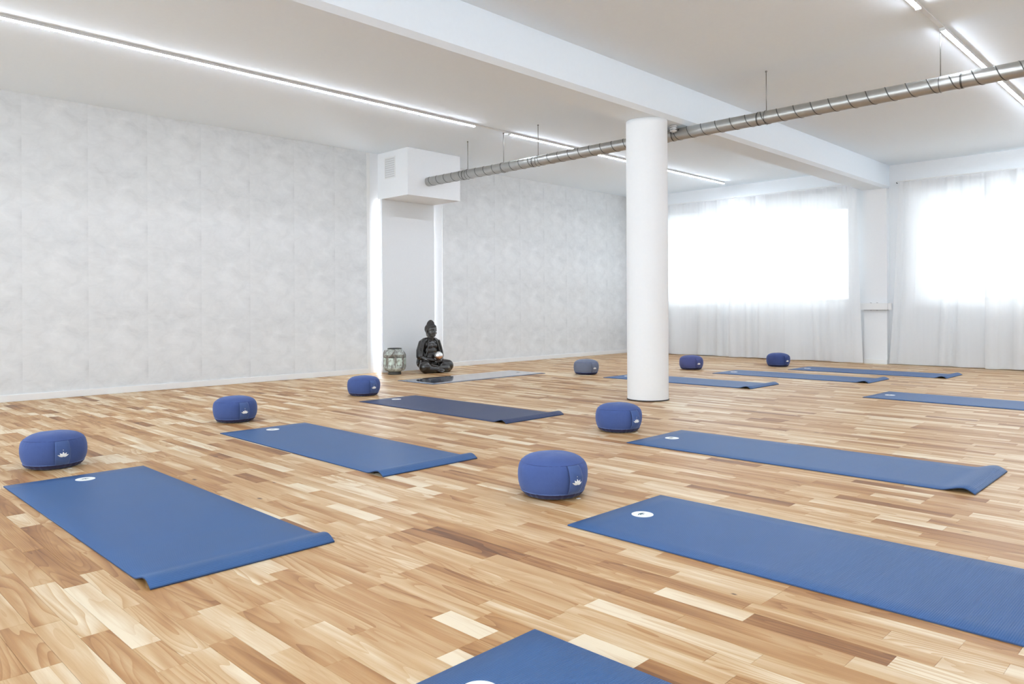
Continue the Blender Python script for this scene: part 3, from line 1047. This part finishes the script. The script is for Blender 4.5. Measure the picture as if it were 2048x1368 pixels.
# ------------------------------------------------------------------ meditation cushions
def make_cushion(name='meditation_cushion', fab=None):
    fab = fab or M['fabric']
    e = empty(name)
    R = .149
    prof = [(0, .006), (.100, .006), (.118, .010), (.130, .022)]
    # base (underside, dark)
    lathe('base', prof + [(.134, .030)], M['fabric_base_strap_shade'], e, 96,
          mod=lambda a, r, z: (r + (.0028 * sin(a * 26) + .0015 * sin(a * 11 + 1)) * (1 if r > .09 else 0), z - .002 * (r < .11)))
    body = [(.134, .030), (.141, .042), (.1465, .062), (.1492, .086), (.1485, .110), (.1450, .128), (.1405, .140), (.1335, .1485)]
    lathe('side', body, fab, e, 128,
          mod=lambda a, r, z: (r + .0009 * sin(a * 38) * max(0, (z - .11) / .04) + .0012 * sin(a * 5 + z * 30), z))
    top = [(.1335, .1485), (.122, .1590), (.105, .1680), (.080, .1755), (.050, .1800), (.022, .1818), (0, .1822)]
    lathe('top', top, fab, e, 128,
          mod=lambda a, r, z: (r, z + .0008 * sin(a * 3 + r * 30)))
    bm = bmesh.new()
    add_tube(bm, [(.1350 * cos(t), .1350 * sin(t), .0305) for t in [2 * pi * k / 96 for k in range(97)]], .0018, 6, False)
    bm_obj('piping', bm, M['piping'], e, True)
    bm = bmesh.new()
    add_tube(bm, [(.1340 * cos(t), .1340 * sin(t), .1482) for t in [2 * pi * k / 96 for k in range(97)]], .0011, 6, False)
    bm_obj('top_seam', bm, M['fabric_deep'], e, True)
    # carrying strap, bowed away from the side
    def rad(z):
        ps = body
        for (r0, z0), (r1, z1) in zip(ps, ps[1:]):
            if z0 <= z <= z1:
                return r0 + (r1 - r0) * (z - z0) / (z1 - z0)
        return ps[0][0] if z < ps[0][1] else ps[-1][0]
    z0, z1 = .031, .1475
    hw = .032
    def sp(u, t, th=0):
        z = z0 + (z1 - z0) * t
        bow = .0030 + .014 * sin(pi * t) ** .7 + .0016 * sin(t * 19 + u * 3) * sin(pi * t)
        r = rad(z) + bow * (1 - .18 * u * u) + th
        a = u * hw / .150
        return (r * cos(a), r * sin(a), z)
    V, Fc, fm = [], [], []
    nu, nt = 10, 24
    for th in (0, -.0032):
        for j in range(nt + 1):
            for i in range(nu + 1):
                V.append(sp(-1 + 2 * i / nu, j / nt, th))
    off = (nu + 1) * (nt + 1)
    for j in range(nt):
        for i in range(nu):
            a = j * (nu + 1) + i
            Fc.append((a, a + 1, a + nu + 2, a + nu + 1))
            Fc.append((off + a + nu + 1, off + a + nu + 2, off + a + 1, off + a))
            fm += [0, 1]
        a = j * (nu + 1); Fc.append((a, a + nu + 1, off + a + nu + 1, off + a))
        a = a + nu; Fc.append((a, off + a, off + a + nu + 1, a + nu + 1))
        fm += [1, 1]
    st = mesh_from('strap', V, Fc, [M['strap'], M['fabric_base_strap_shade']], e, False, fm)  # dark side and back faces paint in the shade of the strap gap
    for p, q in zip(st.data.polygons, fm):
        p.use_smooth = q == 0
    ze = .074
    def mp(x, y, l):
        q = sp(x / hw, (ze + y - z0) / (z1 - z0), .0007 + l)
        return q
    flat_emblem('lotus_emblem', .045, mp, M['white_print'], st)
    # care label peeping out at the foot
    o = box('care_tag', (.120, .1335, .030, .046, .0040, .0050), M['white_print'], e)
    return e

CUSH = [  # x, y, strap azimuth offset (deg to the right of the viewer line), label, material
 (-4.349, 1.093, 14, 'leftmost cushion, large and blue, with its strap facing the viewer', 'fabric'),
 (-5.137, 2.425, 23, 'second blue cushion from the left, at the head of the second mat', 'fabric'),
 (-5.794, 3.961, 34, 'blue cushion nearest the lantern', 'fabric'),
 (-2.119, 2.404, 38, 'large blue cushion in the centre foreground', 'fabric'),
 (-2.898, 3.935, 43, 'blue cushion right in front of the round column', 'fabric'),
 (-5.604, 6.971, 38, 'faded grey-blue cushion just left of the round column', 'fabric_grey'),
 (-5.036, 8.382, 35, 'small violet-blue cushion right of the column, before the curtains', 'fabric_violet'),
 (-4.420, 9.526, 44, 'farthest cushion, deep blue, right beside the curtains', 'fabric_deep')]
proto = None
for i, (x, y, off, lb, mk) in enumerate(CUSH):
    if proto is None:
        proto = make_cushion()
        c = proto
    else:
        c = copy_tree(proto)
        if mk != 'fabric':
            cache = {}
            for ch in c.children:
                if ch.data and ch.data.materials and ch.data.materials[0] in (M['fabric'], M['strap']):
                    ch.data = ch.data.copy()
                    ch.data.materials[0] = M[mk]
    c.location = (x, y, -0.0035)
    c.rotation_euler = (0, 0, atan2(-y, -x) + radians(off))
    tag(c, lb, 'cushion', 'round meditation cushions')

# ------------------------------------------------------------------ statue
class Blob:
    """cheap collector of overlapping ellipsoids, later fused by a voxel remesh"""
    def __init__(self):
        self.v, self.f = [], []

UNIT = {}
def unit_sphere(seg):
    if seg not in UNIT:
        rings = seg // 2
        v = [(0, 0, 1)]
        for j in range(1, rings):
            t = pi * j / rings
            v += [(sin(t) * cos(2 * pi * k / seg), sin(t) * sin(2 * pi * k / seg), cos(t)) for k in range(seg)]
        v.append((0, 0, -1))
        f = [(0, 1 + k, 1 + (k + 1) % seg) for k in range(seg)]
        for j in range(rings - 2):
            o = 1 + j * seg
            f += [(o + k, o + seg + k, o + seg + (k + 1) % seg, o + (k + 1) % seg) for k in range(seg)]
        o = 1 + (rings - 2) * seg
        f += [(len(v) - 1, o + (k + 1) % seg, o + k) for k in range(seg)]
        UNIT[seg] = (v, f)
    return UNIT[seg]

def ell(bm, c, r, seg=20):
    v, f = unit_sphere(seg)
    o = len(bm.v)
    bm.v += [(c[0] + x * r[0], c[1] + y * r[1], c[2] + z * r[2]) for x, y, z in v]
    bm.f += [tuple(i + o for i in q) for q in f]

def limb(bm, pts, rad, seg=20):
    """tapered chain of overlapping spheres"""
    for (p, q), (r0, r1) in zip(zip(pts, pts[1:]), zip(rad, rad[1:])):
        p, q = Vector(p), Vector(q)
        n = max(2, int((q - p).length / (min(r0, r1) * .18)))
        for k in range(n + 1):
            t = k / n
            rr = r0 + (r1 - r0) * t
            ell(bm, p.lerp(q, t), (rr, rr, rr), seg=16 if rr < .02 else 28)

def remeshed(name, bm, mat, parent, voxel, smooth_it=3):
    me = bpy.data.meshes.new(name)
    me.from_pydata(bm.v, [], bm.f)
    tmp = bpy.data.objects.new(name + '_tmp', me)
    COL.objects.link(tmp)
    md = tmp.modifiers.new('r', 'REMESH'); md.mode = 'VOXEL'; md.voxel_size = voxel
    ms = tmp.modifiers.new('s', 'SMOOTH'); ms.iterations = smooth_it; ms.factor = .5
    dg = bpy.context.evaluated_depsgraph_get()
    out = bpy.data.meshes.new_from_object(tmp.evaluated_get(dg))
    bpy.data.objects.remove(tmp)
    out.name = name
    out.materials.clear(); out.materials.append(mat)
    for p in out.polygons: p.use_smooth = True
    return link(bpy.data.objects.new(name, out), parent)

stat = empty('seated_statue', (-7.185, 5.93, 0), radians(0))
tag(stat, 'dark bronze seated meditating statue with folded hands, facing the room', 'statue')
# body: torso, neck, arms, hands, legs in one surface
bm = Blob()
ell(bm, (-.050, 0, .110), (.105, .125, .105), seg=40)
ell(bm, (-.045, 0, .190), (.076, .096, .085), seg=32)
ell(bm, (-.050, 0, .265), (.068, .098, .080), seg=32)
ell(bm, (-.056, 0, .340), (.064, .108, .062), seg=32)
ell(bm, (-.012, .034, .325), (.030, .050, .034), seg=32); ell(bm, (-.012, -.034, .325), (.030, .050, .034), seg=32)
limb(bm, [(-.060, -.108, .368), (-.056, -.05, .396), (-.052, 0, .402), (-.056, .05, .396), (-.060, .108, .368)], [.036, .034, .034, .034, .036])
limb(bm, [(-.050, 0, .40), (-.038, 0, .455)], [.042, .040])
for s in (-1, 1):
    limb(bm, [(-.060, s * .112, .364), (-.062, s * .145, .26), (-.045, s * .155, .195)], [.040, .037, .034])
    limb(bm, [(-.045, s * .155, .190), (.03, s * .112, .166), (.088, s * .045, .150)], [.032, .025, .017])
    # hand: palm and four fingers laid across the lap, thumb raised from its side
    zz = .150 if s > 0 else .136
    ell(bm, (.100, s * .022, zz), (.024, .032, .010))
    for f in range(4):
        xx = .084 + f * .0115
        ln = (.052, .060, .057, .046)[f]
        limb(bm, [(xx, s * .008, zz), (xx + .002, -s * ln * .55, zz + .001), (xx + .001, -s * ln, zz + .006)], [.0060, .0054, .0046])
    limb(bm, [(.084, s * .030, zz + .006), (.080, s * .018, zz + .018), (.080, s * .006, zz + .022)], [.007, .006, .005])
    # thighs and shins
    limb(bm, [(-.045, s * .075, .085), (.030, s * .145, .082), (.070, s * .178, .078)], [.080, .078, .074])
    limb(bm, [(.075, s * .180, .056), (.118, s * .105, .048), (.122, s * .005, .046 + .008 * s)], [.056, .044, .032])
    limb(bm, [(.118, s * .01, .060), (.080, -s * .075, .096)], [.028, .019])   # foot on the far thigh
remeshed('body', bm, M['bronze'], stat, .0036, 3)
# robe over both shoulders with raised folds, open at the chest
bm = Blob()
for s in (-1, 1):
    limb(bm, [(-.060, s * .046, .412), (-.062, s * .085, .394), (-.064, s * .118, .358), (-.068, s * .148, .27), (-.054, s * .158, .205)], [.020, .032, .046, .046, .048])
    ell(bm, (-.050, s * .152, .182), (.054, .042, .020))
    limb(bm, [(-.085, s * .05, .345), (-.100, s * .08, .25), (-.095, s * .09, .12)], [.038, .055, .075])
    # hem edge running from neck down past the chest
    limb(bm, [(-.022, s * .046, .418), (-.002, s * .064, .388), (.010, s * .082, .325), (.012, s * .098, .258), (-.002, s * .118, .200)], [.008, .009, .010, .010, .010])
    for k in range(5):
        q = k / 4
        pts = []
        for tt in range(9):
            v = tt / 8
            ang = radians(5 + 80 * q)
            rr_ = .0475 + .002 * sin(pi * v)
            cx_ = -.064 - .004 * sin(pi * v) + .010 * v
            cy_ = s * (.104 + .052 * sin(v * pi / 2)); cz_ = .374 - .184 * v
            pts.append((cx_ + rr_ * cos(ang), cy_ + s * rr_ * sin(ang) * .9, cz_ + .018 * (1 - v)))
        limb(bm, pts, [.0050] * len(pts))
limb(bm, [(-.072, -.045, .410), (-.090, 0, .414), (-.072, .045, .410)], [.016, .018, .016])
remeshed('robe', bm, M['bronze'], stat, .0030, 3)
# skirt cloth fanning between the knees
bm = Blob()
ell(bm, (.112, 0, .034), (.058, .082, .034), seg=32)
for k in range(4):
    w_ = .078 - .016 * k
    zt_ = .078 - .006 * k
    pts = []
    for tt in range(9):
        a_ = pi * tt / 8
        pts.append((.118 + (.052 - .008 * k) * sin(a_), -w_ * cos(a_), zt_ - (.066 - .012 * k) * sin(a_)))
    limb(bm, pts, [.0055] * 9)
remeshed('robe_fan', bm, M['bronze'], stat, .0034, 3)
# head with face
head_z = .505
bm = Blob()
hx0 = -.028
ell(bm, (hx0 - .006, 0, head_z + .026), (.070, .066, .060), seg=32)
ell(bm, (hx0 + .010, 0, head_z - .008), (.058, .056, .062), seg=32)
ell(bm, (hx0 + .026, 0, head_z - .044), (.036, .036, .028))            # jaw
ell(bm, (hx0 + .050, 0, head_z - .058), (.013, .016, .012))            # chin
for s in (-1, 1):
    ell(bm, (hx0 + .038, s * .029, head_z - .020), (.022, .020, .022))  # cheek
    ell(bm, (hx0 + .052, s * .026, head_z + .010), (.015, .017, .0100)) # closed eyelid
    limb(bm, [(hx0 + .066, s * .009, head_z + .024), (hx0 + .062, s * .026, head_z + .032), (hx0 + .046, s * .045, head_z + .024)], [.0050, .0052, .0042])
    ell(bm, (hx0 + .070, s * .009, head_z - .014), (.008, .007, .006))
    limb(bm, [(hx0 - .004, s * .064, head_z + .020), (hx0 - .010, s * .071, head_z + .002), (hx0 - .008, s * .068, head_z - .025), (hx0 - .004, s * .062, head_z - .052)], [.011, .010, .008, .010])  # long ear
limb(bm, [(hx0 + .063, 0, head_z + .026), (hx0 + .070, 0, head_z + .005), (hx0 + .078, 0, head_z - .013)], [.006, .0072, .0090])
ell(bm, (hx0 + .063, 0, head_z - .030), (.011, .018, .0045))
ell(bm, (hx0 + .060, 0, head_z - .0405), (.011, .014, .0055))
limb(bm, [(-.044, 0, .43), (hx0 - .004, 0, head_z - .045)], [.040, .040])
remeshed('head', bm, M['bronze_face'], stat, .0022, 3)
# hair cap with small curls and a topknot
bm = Blob()
ell(bm, (hx0 - .020, 0, head_z + .024), (.066, .071, .066), seg=32)
ell(bm, (hx0 - .004, 0, head_z + .056), (.064, .066, .040), seg=32)
ell(bm, (hx0 - .012, 0, head_z + .080), (.050, .050, .034), seg=28)
ell(bm, (hx0 - .012, 0, head_z + .105), (.031, .031, .034), seg=28)
rr = random.Random(4)
for k in range(420):
    zf = 1 - 1.45 * (k + .5) / 420
    a = k * 2.39996
    s_ = sqrt(max(0, 1 - zf * zf))
    p = Vector((hx0 - .012 + .071 * s_ * cos(a), .071 * s_ * sin(a), head_z + .030 + .066 * zf))
    if p.x > hx0 + .026 - .4 * max(0, head_z + .03 - p.z) and p.z < head_z + .058: continue
    ell(bm, p, (.0060, .0060, .0060), seg=8)
for k in range(90):
    zf = 1 - 1.0 * (k + .5) / 90
    a = k * 2.39996; s_ = sqrt(max(0, 1 - zf * zf))
    ell(bm, (hx0 - .012 + .040 * s_ * cos(a) * (1.15 - .25 * zf), .040 * s_ * sin(a) * (1.15 - .25 * zf), head_z + .088 + .050 * zf), (.0055,) * 3, seg=8)
remeshed('hair', bm, M['bronze_hair'], stat, .0028, 0)

# glass lotus ball resting in the hands
ball = empty('glass_tealight_ball', (-7.185 + .106, 5.93 + .002, .1605))
tag(ball, 'faceted silver glass ball with copper underside held in the statue lap', 'candle holder')
fl = lambda a, r, z: (r * (1 + .045 * abs(cos(a * 5)) - .02), z)
lathe('copper_cup', [(0, .0), (.018, .0), (.034, .010), (.046, .025), (.0515, .040)], M['copper_glass'], ball, 80, mod=fl)
lathe('glass_shell', [(.0515, .040), (.053, .054), (.049, .070), (.040, .083), (.026, .092), (.022, .098), (.019, .098), (.020, .090), (0, .086)], M['chrome_glass'], ball, 80, mod=fl)

# ------------------------------------------------------------------ lantern
lan = empty('patina_lantern', (-7.325, 5.452, 0), radians(12))
tag(lan, 'squat verdigris metal lantern with mint panes left of the statue', 'lantern')
oct_ = lambda a, r, z: (r * (1 + .012 * cos(8 * a)), z)
lathe('foot', [(0, .0), (.078, .0), (.080, .006), (.074, .024), (.078, .036), (0, .036)], M['patina_rim'], lan, 64)
lathe('shell', [(0, .034), (.080, .036), (.108, .046), (.125, .062), (.130, .080), (.127, .086), (.127, .232), (.130, .238), (.128, .250),
                (.112, .276), (.094, .294), (.084, .304), (.078, .304), (.088, .290), (.106, .270), (.118, .248), (.118, .070), (0, .050)], M['patina'], lan, 96, mod=oct_)
def torus(name, R, r, z, mat, parent):
    bm = bmesh.new()
    add_tube(bm, [(R * cos(t), R * sin(t), z) for t in [2 * pi * k / 64 for k in range(65)]], r, 8, False)
    return bm_obj(name, bm, mat, parent, True)
torus('rim', .082, .0055, .309, M['patina_rim'], lan)
torus('band', .1300, .0035, .238, M['patina'], lan)
torus('band', .1300, .0035, .084, M['patina'], lan)
torus('band', .1285, .0028, .208, M['patina_rim'], lan)
pane_me = None
for k in range(8):
    a = 2 * pi * k / 8 + pi / 8
    if pane_me is None:
        p = box('pane', (.1275, .1305, -.030, .030, .108, .200), M['mint'], lan, .001)
        pane_me = p.data
    else:
        p = link(bpy.data.objects.new('pane', pane_me), lan)
    p.rotation_euler = (0, 0, a)
    b = box('rib', (.127, .1345, -.004, .004, .086, .236), M['patina_handle'], lan, .001) if k == 0 else link(bpy.data.objects.new('rib', rib_me), lan)
    rib_me = b.data
    b.rotation_euler = (0, 0, a + pi / 8)
# swing handle folded down at the front-left
va = atan2(-5.45, 7.32) - radians(12) - radians(38)
pts = []
for k in range(25):
    t = pi * k / 24
    la = .074 * cos(t)
    dn = .088 * sin(t)
    z = .292 - dn
    rad_ = .088 + (.150 - .088) * min(1, sin(t) * 1.15) ** .8
    pts.append((rad_ * cos(va) - la * sin(va), rad_ * sin(va) + la * cos(va), z))
tube('handle', pts, .0042, M['patina_handle'], lan, 10)
lathe('candle', [(0, .052), (.03, .052), (.03, .12), (.026, .124), (0, .122)], M['white_print'], lan, 32)
